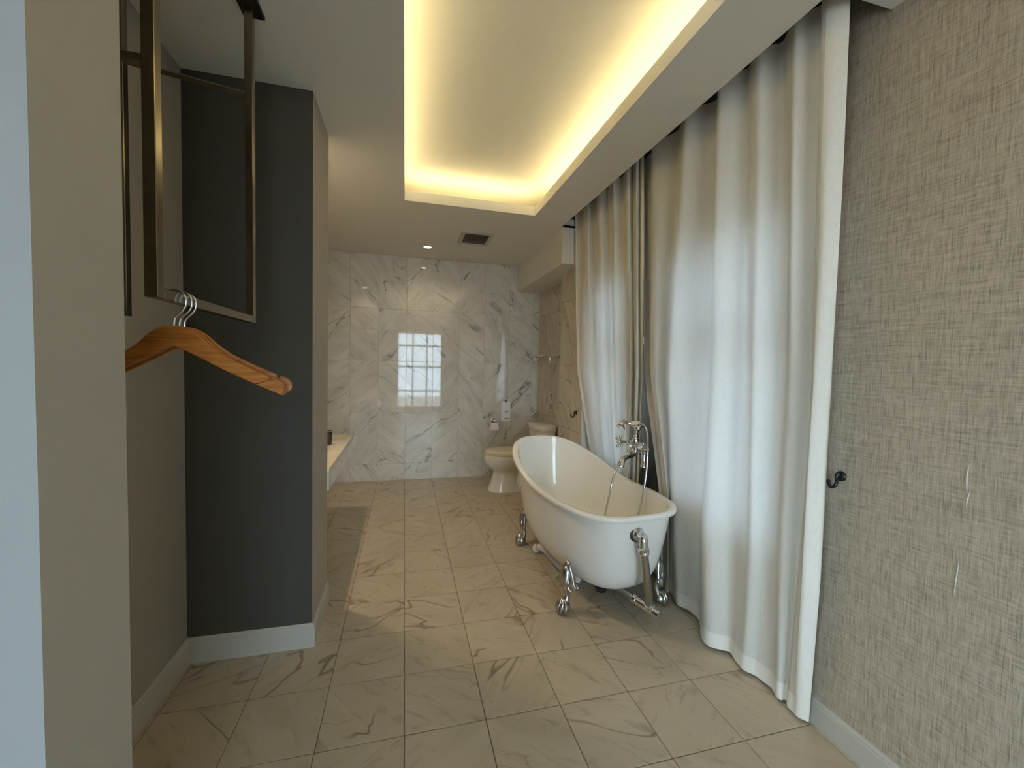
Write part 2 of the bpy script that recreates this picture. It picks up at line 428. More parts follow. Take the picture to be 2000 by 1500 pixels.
# rest of shell
m = MB(); m.box(-1.2, XL, BY1, 5.2, 0, ROOF); struct(m.build('wall_left', M['shade_toned_tile']), 'marble wall behind the vanity counter', 'wall')
ly0, ly1, lz0, lz1 = -2.0, -.55, .50, 2.25
m = MB(); m.box(-2.7, -2.55, YB, ly0, 0, ROOF); m.box(-2.7, -2.55, ly1, PY0, 0, ROOF); m.box(-2.7, -2.55, ly0, ly1, 0, lz0); m.box(-2.7, -2.55, ly0, ly1, lz1, ROOF)
window('window_added_left', 'added white framed window, unseen to the left behind the viewer, lighting the wallpaper', (-2.65, ly0, 0), PI/2, ly1-ly0, lz0, lz1, 2, [1.75])  # invented window, added to throw more daylight on the papered wall
struct(m.build('wall_left_bedroom', M['pale']), 'pale bedroom wall to the left behind the viewer', 'wall')
rx0, rx1, rz0, rz1 = -.23, 1.07, .05, 2.25
m = MB(); m.box(-2.7, rx0, YB-.15, YB, 0, ROOF); m.box(rx1, 1.85, YB-.15, YB, 0, ROOF); m.box(rx0, rx1, YB-.15, YB, 0, rz0); m.box(rx0, rx1, YB-.15, YB, rz1, ROOF)
struct(m.build('wall_rear', M['pale']), 'pale wall behind the viewer with a tall window', 'wall')
window('window_2', 'tall white glazed window behind the viewer, mirrored in the far marble', (rx1, YB-.05, 0), PI, rx1-rx0, rz0, rz1, 3, [.55, 1.25, 1.86])
# ceiling with the lit cove opening and the curtain pocket
ox0, ox1, oy0, oy1 = -.017, .993, -.9, 3.21
px0, px1, py0, py1 = 1.29, RX, 1.063, 3.39
m = MB(); zt = H+LIP
for a, b, c, d in ((-2.7, ox0, YB, 5.2), (ox0, ox1, YB, oy0), (ox0, ox1, oy1, 5.2), (ox1, px0, YB, 5.2), (px0, 1.85, YB, py0), (px0, 1.85, py1, 5.2), (px1, 1.85, py0, py1)):
    m.box(a, b, c, d, H, zt)
ceil = m.build('ceiling', M['ceiling']); struct(ceil, 'grey-cream plaster ceiling with a lowered border', 'ceiling')
m = MB(); g = .25; gy = .40; zc = 2.765
m.box(ox0-g-.03, ox0-g, oy0-gy, oy1+gy, zt, zc); m.box(ox1+g, ox1+g+.03, oy0-gy, oy1+gy, zt, zc)
m.box(ox0-g, ox1+g, oy0-gy-.03, oy0-gy, zt, zc); m.box(ox0-g, ox1+g, oy1+gy, oy1+gy+.03, zt, zc)
m.box(ox0-g-.03, ox1+g+.03, oy0-gy-.03, oy1+gy+.03, zc, zc+.03)
struct(m.build('ceiling_cove', M['cove']), 'raised ceiling panel glowing warm yellow along its edges', 'ceiling')
m = MB(); m.box(-2.7, 1.85, YB-.15, 5.3, ROOF, ROOF+.05); m.box(px0-.012, px0, py0, py1, zt, ROOF)
struct(m.build('ceiling_light_block', M['ceiling']), 'unseen slab added above the ceiling and curtain pocket to keep sky light out', 'ceiling')  # added out of view to stop sky light leaking in from above
# LED strips lying on the ledge
lt = empty('led_strip_light', (.49, 1.1, zt), 'warm LED strip hidden on the ledge of the lit ceiling recess', 'light')
d = .085
for a, b, c, e in ((ox0-d-.012, ox0-d, oy0, oy1), (ox1+d, ox1+d+.012, oy0, oy1), (ox0, ox1, oy1+d, oy1+d+.012), (ox0, ox1, oy0-d-.012, oy0-d)):
    q = MB(); q.box(a-.49, b-.49, c-1.1, e-1.1, .001, .011); q.build('strip', M['led'], lt)
# ground outside
m = MB(); m.box(-60, 60, -60, 60, -4.2, -4); struct(m.build('ground_outside', M['ground']), 'ground outside the windows', 'ground')

# ------------------------------------------------------------------ ceiling fittings
def downlight(x, y, label, power, lamp=True, spread=2.6):
    t = empty('downlight', (x, y, H), label, 'downlight', 'recessed ceiling downlights')
    MB().lathe([(.047, 0), (.047, -.003), (.043, -.006), (.037, -.005), (.037, 0)], seg=32, caps=False).build('trim_ring', M['trim'], t, 40)
    MB().lathe([(.001, -.0015), (.037, -.0015), (.037, -.0005), (.001, -.0005)], seg=32, caps=False).build('lens', M['lamp'], t)
    l = bpy.data.lights.new('downlight_lamp', 'SPOT'); l.energy = power; l.color = SPOT_COLOR; l.spot_size = spread; l.spot_blend = 1.0; l.shadow_soft_size = .035
    o = bpy.data.objects.new('downlight_lamp', l); COL.objects.link(o); o.parent = t; o.location = (0, 0, -.03)
downlight(.212, 4.39, 'small round lit downlight in the ceiling near the marble wall', SPOT_POWER)
downlight(-.63, 2.66, 'round lit downlight above the vanity counter', VANITY_POWER)
t = empty('ceiling_vent', (.633, 3.95, H), 'square extractor vent grille in the ceiling', 'vent')
m = MB(); vw, vh = .148, .185
for a, b, c, e in ((-vw, vw, -vh, -vh+.035), (-vw, vw, vh-.035, vh), (-vw, -vw+.035, -vh+.035, vh-.035), (vw-.035, vw, -vh+.035, vh-.035)): m.box(a, b, c, e, -.012, 0)
m.build('vent_frame', M['trim'], t)
MB().box(-vw+.035, vw-.035, -vh+.035, vh-.035, -.0025, -.0005).build('vent_back', M['bronze_dark'], t)
sl = MB(); sl.add([(-vw+.035, -.006, -.010), (vw-.035, -.006, -.010), (vw-.035, .006, -.0035), (-vw+.035, .006, -.0035), (-vw+.035, -.006, -.009), (vw-.035, -.006, -.009), (vw-.035, .006, -.0025), (-vw+.035, .006, -.0025)], [(0,1,2,3),(7,6,5,4),(0,4,5,1),(1,5,6,2),(2,6,7,3),(3,7,4,0)])
slm = sl.mesh('slat', plain('brown_slat', (.50,.41,.30), .5))
for i in range(15): link('slat', slm, t, (0, -vh+.046+i*.0199, 0))

# ------------------------------------------------------------------ curtains
def cr(P, u):
    n = len(P)-1; x = min(max(u, 0), .99999)*n; i = int(x); t = x-i
    a, b, c, d = P[max(i-1, 0)], P[i], P[i+1], P[min(i+2, n)]
    return tuple(.5*((2*b[k])+(c[k]-a[k])*t+(2*a[k]-5*b[k]+4*c[k]-d[k])*t*t+(3*b[k]-a[k]-3*c[k]+d[k])*t**3) for k in (0, 1))
def curtain_pt(levels, u, z):
    for (z1, P1), (z0, P0) in zip(levels[:-1], levels[1:]):
        if z >= z0-1e-6 or z0 == levels[-1][0]:
            t = (z-z0)/(z1-z0); a, b = cr(P0, u), cr(P1, u)
            s = t
            w = .0045*math.sin(u*53+z*2.1)*math.sin(z*1.7+u*11)+.003*math.sin(u*97+1.3*math.sin(z*1.9))
            return (a[0]+(b[0]-a[0])*s+w, a[1]+(b[1]-a[1])*s, z)
def sheet(levels, u0, u1, z0, z1, nu, nz, off=0):
    vs = []
    for j in range(nz+1):
        z = z0+(z1-z0)*j/nz
        for i in range(nu+1):
            u = u0+(u1-u0)*i/nu; p = Vector(curtain_pt(levels, u, z))
            if off:
                du = Vector(curtain_pt(levels, min(u+.004, 1), z))-Vector(curtain_pt(levels, max(u-.004, 0), z))
                n = Vector((du.y, -du.x, 0)); n = n.normalized() if n.length else Vector((-1, 0, 0))
                p = p+n*off
            vs.append(p)
    fs = [(j*(nu+1)+i, j*(nu+1)+i+1, (j+1)*(nu+1)+i+1, (j+1)*(nu+1)+i) for j in range(nz) for i in range(nu)]
    return vs, fs
def deepen(levels, ks):
    out = []
    for (z, P), k in zip(levels, ks):
        n = len(P); mean = [sum(p[0] for p in P[max(0, i-2):i+3])/len(P[max(0, i-2):i+3]) for i in range(n)]
        out.append((z, [(m_+(p[0]-m_)*(k if 3 < i < n-2 else 1), p[1]) for i, (p, m_) in enumerate(zip(P, mean))]))
    return out
def curtain(levels, label, side_u):
    zb, ztop = levels[-1][0], levels[0][0]
    t = empty('curtain', (1.45, levels[-1][1][6][1], 0), label, 'curtain', 'linen curtains in front of the window')
    ox, oy = t.location.x, t.location.y
    def mk(name, mat, *a):
        vs, fs = sheet(levels, *a); m = MB(); m.add([(p[0]-ox, p[1]-oy, p[2]) for p in vs], fs)
        o = m.build(name, mat, t); o.data.polygons.foreach_set('use_smooth', [True]*len(o.data.polygons)); return o
    mk('fabric', M['curtain'], 0, 1, zb, ztop, 220, 60, 0)
    for s in (.0025,):
        mk('bottom_hem', M['hem'], 0, 1, zb-.001, zb+.072, 220, 2, s)
        mk('side_hem', M['hem'], side_u, 1, zb+.072, ztop, 10, 60, s)
    return t
near = [
 (2.66, [(1.45,2.385),(1.44,2.30),(1.395,2.19),(1.44,2.033),(1.38,1.882),(1.44,1.761),(1.375,1.634),(1.42,1.553),(1.385,1.455),(1.43,1.384),(1.385,1.278),(1.42,1.225),(1.378,1.165),(1.405,1.10)]),
 (1.3, [(1.475,2.345),(1.485,2.29),(1.43,2.16),(1.5,2.116),(1.43,1.972),(1.5,1.82),(1.42,1.644),(1.475,1.542),(1.435,1.432),(1.475,1.357),(1.44,1.268),(1.465,1.215),(1.418,1.165),(1.45,1.118)]),
 (.6, [(1.52,2.207),(1.55,2.209),(1.515,2.101),(1.56,2.142),(1.505,2.017),(1.535,1.852),(1.43,1.667),(1.5,1.556),(1.455,1.437),(1.49,1.367),(1.46,1.279),(1.485,1.24),(1.445,1.188),(1.475,1.138)]),
 (.015, [(1.53,2.147),(1.56,2.159),(1.52,2.077),(1.56,2.108),(1.512,1.965),(1.54,1.84),(1.435,1.658),(1.5,1.567),(1.475,1.471),(1.51,1.39),(1.49,1.295),(1.51,1.28),(1.482,1.228),(1.505,1.175)])]
far = [
 (2.66, [(1.395,3.35),(1.415,3.31),(1.385,3.097),(1.43,3.08),(1.385,2.882),(1.43,2.839),(1.385,2.678),(1.43,2.624),(1.385,2.472),(1.42,2.469),(1.39,2.376),(1.42,2.384),(1.4,2.312)]),
 (1.3, [(1.4,3.225),(1.42,3.185),(1.4,2.992),(1.46,2.953),(1.41,2.785),(1.47,2.741),(1.42,2.597),(1.47,2.553),(1.42,2.414),(1.46,2.431),(1.425,2.336),(1.46,2.358),(1.44,2.29)]),
 (.6, [(1.48,3.091),(1.52,3.098),(1.51,2.962),(1.55,2.953),(1.515,2.8),(1.55,2.805),(1.515,2.687),(1.55,2.67),(1.515,2.547),(1.55,2.574),(1.525,2.484),(1.55,2.501),(1.53,2.437)]),
 (.015, [(1.48,3.06),(1.52,3.07),(1.51,2.95),(1.55,2.94),(1.515,2.8),(1.55,2.805),(1.515,2.70),(1.55,2.69),(1.515,2.58),(1.55,2.60),(1.525,2.52),(1.55,2.53),(1.53,2.47)])]
# the far panel runs from its free edge towards the pier so its hem lies on the free edge
curtain(deepen(near, (1.5, 1.75, 1.35, 1.1)), 'off-white linen curtain panel nearest the linen wallpaper', .935)
curtain(deepen(far, (.9, .95, 1.0, 1.0)), 'off-white linen curtain panel hanging beside the marble pier', .96)
tk = empty('curtain_track', (1.405, 2.2, 2.665), 'slim dark curtain track in the ceiling pocket', 'curtain track')
MB().box(-.018, .018, -1.12, 1.16, 0, .02).build('rail', M['bronze_dark'], tk)
MB().box(-.012, .012, -1.10, -1.08, .02, .235).build('bracket', M['bronze_dark'], tk); MB().box(-.012, .012, 1.08, 1.10, .02, .235).build('bracket', M['bronze_dark'], tk)

# ------------------------------------------------------------------ bathtub
TX, TY, TA = 1.116, 2.475, .1096
tub = empty('bathtub', (TX, TY, 0), 'white freestanding slipper bathtub on silver claw feet', 'bathtub', None, TA)
ca, sa = math.cos(TA), math.sin(TA)
def L3(x, y, z): return Vector(((x-TX)*ca+(y-TY)*sa, -(x-TX)*sa+(y-TY)*ca, z))
NS = 112
def sup(c, e): return math.copysign(abs(c)**(2/e), c)
def plan(t, a, y0, y1, e0, e1):
    """superellipse outline between y0 (near) and y1 (far), squarer at the near end"""
    e = e0 if math.sin(t) < 0 else e1
    return a*sup(math.cos(t), e), (y0+y1)/2+(y1-y0)/2*sup(math.sin(t), e)
RIM = (.348, -.675, .675, 3.5, 2.8)
def rim_z(y):
    k = max(0, (y+.675-.622)/(1.35-.622)); return .602+.189*k**1.31
def tub_ring(s, A, B, zb, zoff):
    R = []
    h = .40*s+.60*(1-math.sqrt(max(0, 1-min(1, s)**5)))
    for k in range(NS):
        t = 2*PI*k/NS
        x0, y0 = plan(t, *A); x1, y1 = plan(t, *B)
        zr = rim_z(plan(t, *RIM)[1])-zoff
        R.append((x0+(x1-x0)*h, y0+(y1-y0)*h, zr+(zb-zr)*s))
    return R
ss = [0, .06, .12, .2, .3, .4, .5, .6, .68, .76, .83, .89, .93, .96, .98, .993, 1]
outer = [tub_ring(s, (.325, -.655, .648, 3.35, 2.7), (.19, -.50, .38, 2.6, 2.4), .150, .014) for s in ss]
inner = [tub_ring(s, (.311, -.640, .633, 3.3, 2.7), (.17, -.47, .34, 2.6, 2.4), .190, .004) for s in ss]
m = MB(); m.rings(outer, cap0=False); m.rings(inner, cap0=False); m.build('shell', M['acrylic'], tub, 50)
# rolled rim: cross section swept around the outline
R = []
for k in range(NS):
    t = 2*PI*k/NS; x, y = plan(t, *RIM); xi, yi = plan(t, .310, -.638, .632, 3.3, 2.7)
    z = rim_z(y); o_ = Vector((x, y, z)); i_ = Vector((xi, yi, rim_z(y)))
    d = (i_-o_); dz = Vector((0, 0, 1))
    sec = [o_+d*.10-dz*.026, o_+d*.03-dz*.022, o_-dz*.012, o_+d*.05-dz*.003, o_+d*.22+dz*.001, o_+d*.6+dz*.001, o_+d*.9-dz*.002, i_-dz*.010, i_-dz*.02, o_+d*.6-dz*.022]
    R.append(sec)
seg = len(R[0]); m = MB(); m.add([p for r in R for p in r], [(k*seg+j, k*seg+(j+1)%seg, ((k+1)%NS)*seg+(j+1)%seg, ((k+1)%NS)*seg+j) for k in range(NS) for j in range(seg)])
m.build('rolled_rim', M['acrylic'], tub, 60)
def claw_foot(x, y, ox, oy):
    o = Vector((ox*ca+oy*sa, -ox*sa+oy*ca, 0)).normalized(); sd = Vector((-o.y, o.x, 0)); c = L3(x, y, 0); Z = Vector((0, 0, 1))
    P = lambda a, z, b=0: c+o*a+Z*z+sd*b
    m = MB()
    m.tube(bez([P(-.02, .262), P(-.012, .238), P(-.006, .20), P(.004, .165), P(-.004, .13), P(-.016, .10), P(-.012, .07), P(0, .04)], 5),
           [.010+.022*math.sin(PI*min(1, k/18))+(.005*min(1, max(0, (k-9)/9)))+.006*max(0, (k-24)/11) for k in range(36)], 14)
    leg = m.build('claw_foot', M['cast'], tub, 50)
    m = MB()   # acanthus plate: side scrolls and ribs lying against the tub
    for s in (-1, 1):
        m.tube(bez([P(-.018, .268), P(-.012, .245, s*.020), P(-.014, .205, s*.036), P(-.012, .172, s*.046), P(-.018, .150, s*.060), P(-.014, .160, s*.072), P(-.014, .172, s*.062)], 5), [.014-.007*k/30 for k in range(31)], 8)
        m.tube(bez([P(-.004, .228, s*.004), P(.008, .196, s*.018), P(.006, .170, s*.026), P(.010, .156, s*.014), P(.016, .170, s*.008)], 5), .009, 8)
        m.tube(bez([P(0, .165, s*.012), P(.004, .140, s*.028), P(-.006, .128, s*.042)], 5), [.012-.006*k/10 for k in range(11)], 8)
    m.ball(P(-.014, .274), .014, 10)
    m.build('acanthus_scroll', M['cast'], leg, 60)
    m = MB(); q = P(.004, .034); m.ball(q, .0338, 16)
    m.build('ball', M['cast'], leg, 60)
    m = MB()
    for b in (-.9, -.3, .3, .9):
        dd = o*math.cos(b)+sd*math.sin(b)
        m.tube([q+dd*.010+Z*.042, q+dd*.028+Z*.030, q+dd*.038+Z*.012, q+dd*.039-Z*.008, q+dd*.034-Z*.024, q+dd*.026-Z*.031], [.009, .0115, .010, .011, .008, .003], 8)
    m.build('talon', M['cast'], leg, 60)
for x, y, a, b in ((.862, 2.055, -1, -.55), (1.425, 2.02, 1, -.55), (.868, 2.93, -1, .30), (1.34, 2.96, 1, .30)): claw_foot(x, y, a, b)
# overflow and waste pipework on the near end
ND = Vector((0, -1, .06))
G0 = Vector((-.036, -.640, .505))
MB().lathe([(.042, -.012), (.042, .004), (.036, .008)], G0, ND, 28).build('overflow_gasket', M['rubber'], tub, 40)
m = MB(); m.lathe([(.034, .006), (.034, .013), (.028, .018), (.023, .032)], G0, ND, 28)
E1 = Vector((-.040, -.700, .458))
m.tube(bez([G0+ND*.02, G0+ND*.045+Vector((.002, 0, 0)), Vector((-.040, -.699, .496)), E1], 6), .021, 16)
A, Bp = E1, Vector((.040, -.672, .112)); ax = (Bp-A).normalized()
m.lathe([(.020, 0), (.027, .002), (.027, .016), (.024, .020), (.027, .024), (.027, .036), (.020, .040)], E1-ax*.004, ax, 20)
m.build('overflow_elbow', M['chrome'], tub, 45)
MB().tube([A+ax*.034, Bp], .0205, 20).build('overflow_pipe', M['nickel'], tub, 45)
m = MB()
m.lathe([(.020, -.03), (.026, -.028), (.026, -.006), (.021, -.003)], Bp, ax, 20)
e = Vector((.25, -.62, -.12)).normalized()
m.tube([Bp-e*.09, Bp+e*.045], .0215, 20)
m.lathe([(.021, 0), (.026, .002), (.026, .018), (.021, .02)], Bp-e*.100, e, 20); m.lathe([(.021, 0), (.0255, .002), (.0255, .014), (.021, .016)], Bp+e*.036, e, 20)
m.build('waste_tee', M['chrome'], tub, 45)
MB().tube([Bp-e*.09, Bp-e*.18, L3(1.14, 2.10, .105)], .016, 16).build('waste_pipe', M['nickel'], tub, 45)
MB().lathe([(.030, .072), (.034, .085), (.040, .10), (.040, .142), (.05, .146), (.05, .152)], L3(1.10, 2.10, 0), (0, 0, 1), 24).build('drain_cup', M['rubber'], tub, 45)
# loose waste hose
hs = empty('waste_hose', (.93, 2.76, 0), 'white flexible waste hose lying under the bathtub', 'hose')
G = lambda x, y, z: (x-.93, y-2.76, z)
MB().tube(bez([G(.936, 2.772, .032), G(.958, 2.758, .048), G(.985, 2.705, .038), G(1.00, 2.60, .026), G(1.02, 2.45, .024), G(1.06, 2.32, .026)], 8), .0225, 16).build('pipe', M['pvc'], hs, 50)
MB().lathe([(.020, 0), (.031, 0), (.031, .020), (.024, .026), (.018, .026), (.018, .004)], G(.921, 2.782, .031), (.72, -.62, .25), 20).build('collar', M['pvc'], hs, 45)

# ------------------------------------------------------------------ floor-standing tub tap
fx, fy = 1.515, 2.365
tap = empty('bath_tap', (fx, fy, 0), 'chrome standpipe bath tap with cross handles and hand shower', 'tap')
Q = lambda x, y, z: (x-1.505, y-2.335, z)
MB().tube([Q(1.505, 2.335, 0), Q(1.505, 2.335, .845)], .0155, 16).build('standpipe', M['darkpipe'], tap, 45)
m = MB(); m.lathe([(.045, 0), (.045, .006), (.022, .012)], Q(1.505, 2.335, 0), (0, 0, 1), 24); m.build('floor_flange', M['chrome'], tap, 45)
m = MB(); m.lathe([(.016, .70), (.021, .703), (.021, .712), (.017, .716), (.0165, .79), (.022, .794), (.022, .806), (.017, .81), (.017, .85)], Q(1.505, 2.335, 0), (0, 0, 1), 20)
m.build('pipe_sleeve', M['chrome'], tap, 45)
m = MB(); m.tube([Q(1.505, 2.335, .845), Q(1.43, 2.318, .845)], .013, 14)
m.tube([Q(1.43, 2.40, .858), Q(1.43, 2.24, .858)], .020, 16)
m.lathe([(.020, -.012), (.027, -.010), (.027, .010), (.020, .012)], Q(1.43, 2.395, .858), (0, 1, 0), 18); m.lathe([(.020, -.012), (.027, -.010), (.027, .010), (.020, .012)], Q(1.43, 2.245, .858), (0, 1, 0), 18)
m.lathe([(.022, 0), (.024, .02), (.018, .035)], Q(1.43, 2.318, .862), (0, 0, 1), 18)
m.tube([Q(1.44, 2.19, .848), Q(1.43, 2.25, .852)], .010, 12)
m.build('mixer_body', M['chrome'], tap, 45)
def cross_handle(y, x):
    m = MB(); m.tube([Q(1.43, y, .86), Q(x+.012, y, .862)], [.011, .009], 12)
    m.lathe([(.012, 0), (.015, .004), (.015, .012), (.010, .018)], Q(x+.01, y, .862), (-1, 0, .03), 16)
    st = m.build('valve_stem', M['chrome'], tap, 45)
    m = MB()
    for k in range(4):
        a = PI/4*.6+k*PI/2; dv = Vector((0, math.cos(a), math.sin(a))); c = Vector(Q(x, y, .862))
        m.tube([c, c+dv*.020, c+dv*.034], [.0072, .0062, .0075], 10); m.ball(c+dv*.039, .0105, 10)
    m.ball(Q(x-.008, y, .862), .010, 12); m.build('cross_handle', M['chrome'], st, 50)
cross_handle(2.395, 1.355); cross_handle(2.255, 1.352)
m = MB(); m.tube(bez([Q(1.43, 2.318, .850), Q(1.43, 2.318, .812), Q(1.415, 2.312, .792), Q(1.375, 2.30, .785), Q(1.335, 2.285, .780), Q(1.318, 2.28, .765)], 6), [.0145]*31, 14)
m.lathe([(.013, -.02), (.017, -.015), (.019, .010), (.023, .034), (.023, .040), (.016, .040)], Q(1.318, 2.28, .765), (-.40, -.10, -1), 20)
m.build('spout', M['chrome'], tap, 45)
m = MB(); m.lathe([(.012, .89), (.010, .905), (.0105, .93), (.014, .94), (.011, .95), (.013, .965)], Q(1.43, 2.318, 0), (0, 0, 1), 18); m.lathe([(.015, .905), (.019, .91), (.019, .918), (.015, .922)], Q(1.43, 2.318, 0), (0, 0, 1), 18)
m.tube(bez([Q(1.43, 2.37, .992), Q(1.43, 2.355, .972), Q(1.43, 2.318, .963), Q(1.43, 2.28, .972), Q(1.43, 2.265, .992)], 5), .0065, 10)
m.build('shower_cradle', M['chrome'], tap, 45)
m = MB(); m.tube([Q(1.385, 2.318, .994), Q(1.44, 2.316, .994), Q(1.455, 2.31, .990)], [.0145, .016, .012], 16); hh = m.build('shower_handle', M['knob_cream'], tap, 45)
m = MB(); m.lathe([(.014, 0), (.017, .004), (.015, .012), (.011, .02)], Q(1.387, 2.318, .994), (-1, 0, 0), 18)
m.tube(bez([Q(1.372, 2.318, .996), Q(1.345, 2.318, 1.002), Q(1.33, 2.316, .995), Q(1.322, 2.315, .98)], 5), [.011+.0004*k for k in range(16)], 14)
m.lathe([(.016, 0), (.026, .010), (.029, .016), (.029, .022), (.0, .0225)], Q(1.324, 2.315, .986), (-.35, 0, -1), 22); m.ball(Q(1.34, 2.318, 1.012), .010, 12)
m.build('shower_head', M['chrome'], hh, 45)
m = MB(); m.lathe([(.014, 0), (.018, .005), (.018, .028), (.012, .034)], Q(1.44, 2.318, .975), (.5, -.35, .35), 18); m.ball(Q(1.43, 2.300, .965), .022, 14); m.build('handle_socket', M['chrome'], hh, 45)
m = MB(); m.tube(bez([Q(1.452, 2.312, .992), Q(1.462, 2.285, .990), Q(1.462, 2.245, .955), Q(1.452, 2.215, .88), Q(1.440, 2.195, .78), Q(1.425, 2.185, .66), Q(1.395, 2.18, .50), Q(1.35, 2.20, .32), Q(1.28, 2.24, .235), Q(1.21, 2.27, .25), Q(1.195, 2.255, .40), Q(1.215, 2.235, .58), Q(1.26, 2.26, .70), Q(1.33, 2.28, .76), Q(1.40, 2.305, .82), Q(1.43, 2.318, .848)], 8), .0062, 10)
m.build('shower_hose', M['chrome'], tap, 60)

# ------------------------------------------------------------------ toilet (faces -x)
tx, ty = 1.15, 4.32
toi = empty('toilet', (tx, ty, 0), 'white ceramic toilet with cream closed lid behind the bathtub', 'toilet')
def egg(cx, rx, ry, z, e=2.3, dx=0, n=48): return [(cx-tx+rx*sup(math.cos(2*PI*k/n), e), ry*sup(math.sin(2*PI*k/n), e)*(1-.12*(-math.cos(2*PI*k/n))), z) for k in range(n)]
m = MB(); m.rings([egg(1.055, .170, .135, 0, 3), egg(1.055, .166, .130, .02, 3), egg(1.06, .145, .112, .09, 3), egg(1.065, .130, .100, .17, 2.8), egg(1.07, .135, .108, .215, 2.6), egg(1.07, .185, .14, .25), egg(1.068, .222, .168, .29), egg(1.07, .235, .182, .335), egg(1.07, .236, .184, .375), egg(1.072, .230, .178, .39)])
m.build('bowl', M['ceramic'], toi, 60)
m = MB(); m.rings([egg(1.33, .22, .115, 0, 4), egg(1.33, .215, .105, .05, 4), egg(1.33, .20, .085, .14, 4), egg(1.35, .21, .10, .26, 4), egg(1.38, .20, .16, .34, 4), egg(1.38, .20, .17, .388, 4)]); m.build('trapway', M['ceramic'], toi, 60)
m = MB(); m.rings([egg(1.075, .232, .180, .391), egg(1.075, .236, .184, .397), egg(1.075, .234, .182, .409), egg(1.075, .226, .174, .411)]); m.build('seat', M['cream'], toi, 60)
m = MB(); m.rings([egg(1.08, .226, .176, .4125), egg(1.08, .232, .181, .418), egg(1.08, .228, .177, .430), egg(1.08, .205, .155, .437), egg(1.08, .12, .09, .441), egg(1.08, .02, .02, .442)]); m.build('lid', M['cream'], toi, 60)
m = MB(); m.rings([egg(1.475, .095, .170, .385, 5), egg(1.475, .105, .185, .42, 5), egg(1.475, .108, .195, .60, 5), egg(1.475, .108, .197, .645, 5)]); m.build('tank', M['ceramic'], toi, 50)
m = MB(); m.rings([egg(1.473, .112, .202, .646, 5), egg(1.473, .118, .208, .655, 5), egg(1.473, .119, .209, .695, 5), egg(1.473, .114, .204, .708, 5), egg(1.473, .09, .18, .714, 4)]); tl = m.build('tank_lid', M['ceramic'], toi, 50)
MB().lathe([(.022, .713), (.022, .720), (.018, .722), (.001, .722)], (1.473-tx, 0, 0), (0, 0, 1), 20).build('flush_button', M['chrome'], tl, 45)
MB().tube(bez([(1.545-tx, -.14, .38), (1.55-tx, -.16, .28), (1.575-tx, -.165, .22)], 6), .007, 10).build('supply_hose', M['chrome'], toi, 50)

# ------------------------------------------------------------------ things on the far walls
def back_y(x): return 4.87
rk = empty('towel_rack', (1.6, 4.40, 1.45), 'chrome towel rack with hooks fixed above the toilet tank', 'towel rack')
for x in (-.195, -.14, -.085, -.03): MB().tube([(x, -.30, .008), (x, .30, .008)], .006, 10).build('shelf_bar', M['chrome'], rk, 45)
for y in (-.27, .27):
    MB().tube([(-.001, y, .0), (-.20, y, .0)], .0075, 10).build('arm', M['chrome'], rk, 45); MB().lathe([(.022, 0), (.022, .008), (.012, .014)], (-.0005, y, 0), (-1, 0, 0), 18).build('rosette', M['chrome'], rk, 45)
    MB().tube(bez([(-.12, y, 0), (-.12, y, -.05), (-.135, y, -.07)], 5), .005, 10).build('drop_arm', M['chrome'], rk, 45)
MB().tube([(-.135, -.28, -.07), (-.135, .28, -.07)], .006, 10).build('towel_bar', M['chrome'], rk, 45)
for y in (-.18, 0, .18): MB().tube(bez([(-.195, y, .005), (-.20, y, -.02), (-.20, y, -.045), (-.212, y, -.055), (-.222, y, -.04)], 5), .0035, 8).build('hook', M['chrome'], rk, 45)
# toilet roll
def on_back(name, x, z, label, cat):
    return empty(name, (x, back_y(x), z), label, cat, None, TH)
h = on_back('toilet_roll_holder', 1.03, .678, 'chrome toilet roll holder on the far marble wall', 'roll holder')
MB().lathe([(.024, 0), (.024, .008), (.013, .014), (.013, .04)], (0, -.0005, 0), (0, -1, 0), 20).build('rosette', M['chrome'], h, 45)
MB().tube(bez([(0, -.035, 0), (.05, -.055, .002), (.072, -.062, -.015), (.074, -.062, -.055)], 5), .005, 10).build('arm', M['chrome'], h, 45)
MB().tube([(.074, -.062, -.053), (-.055, -.062, -.053), (-.062, -.062, -.05), (-.066, -.062, -.005)], .005, 10).build('spindle', M['chrome'], h, 45)
r = on_back('toilet_roll', 1.03, .678, 'white toilet paper roll on the chrome holder', 'toilet roll')
MB().lathe([(.018, -.045), (.045, -.045), (.045, .045), (.018, .045), (.018, -.045)], (.012, -.062, -.066), (1, 0, 0), 28, False).build('roll', M['paper'], r, 40)
vs = []
for i in range(9):
    t = i/8; vs += [(-.033, -.062-.0455*math.cos(0)*1-.0, -.066-.005*i), (.057, -.062-.0455, -.066-.005*i)]
MB().add([(x, y, z) for x, y, z in vs]+[(x, y-.0006, z) for x, y, z in vs], [(2*i, 2*i+1, 2*i+3, 2*i+2) for i in range(8)]+[(18+2*i+2, 18+2*i+3, 18+2*i+1, 18+2*i) for i in range(8)]).build('loose_sheet', M['paper'], r)
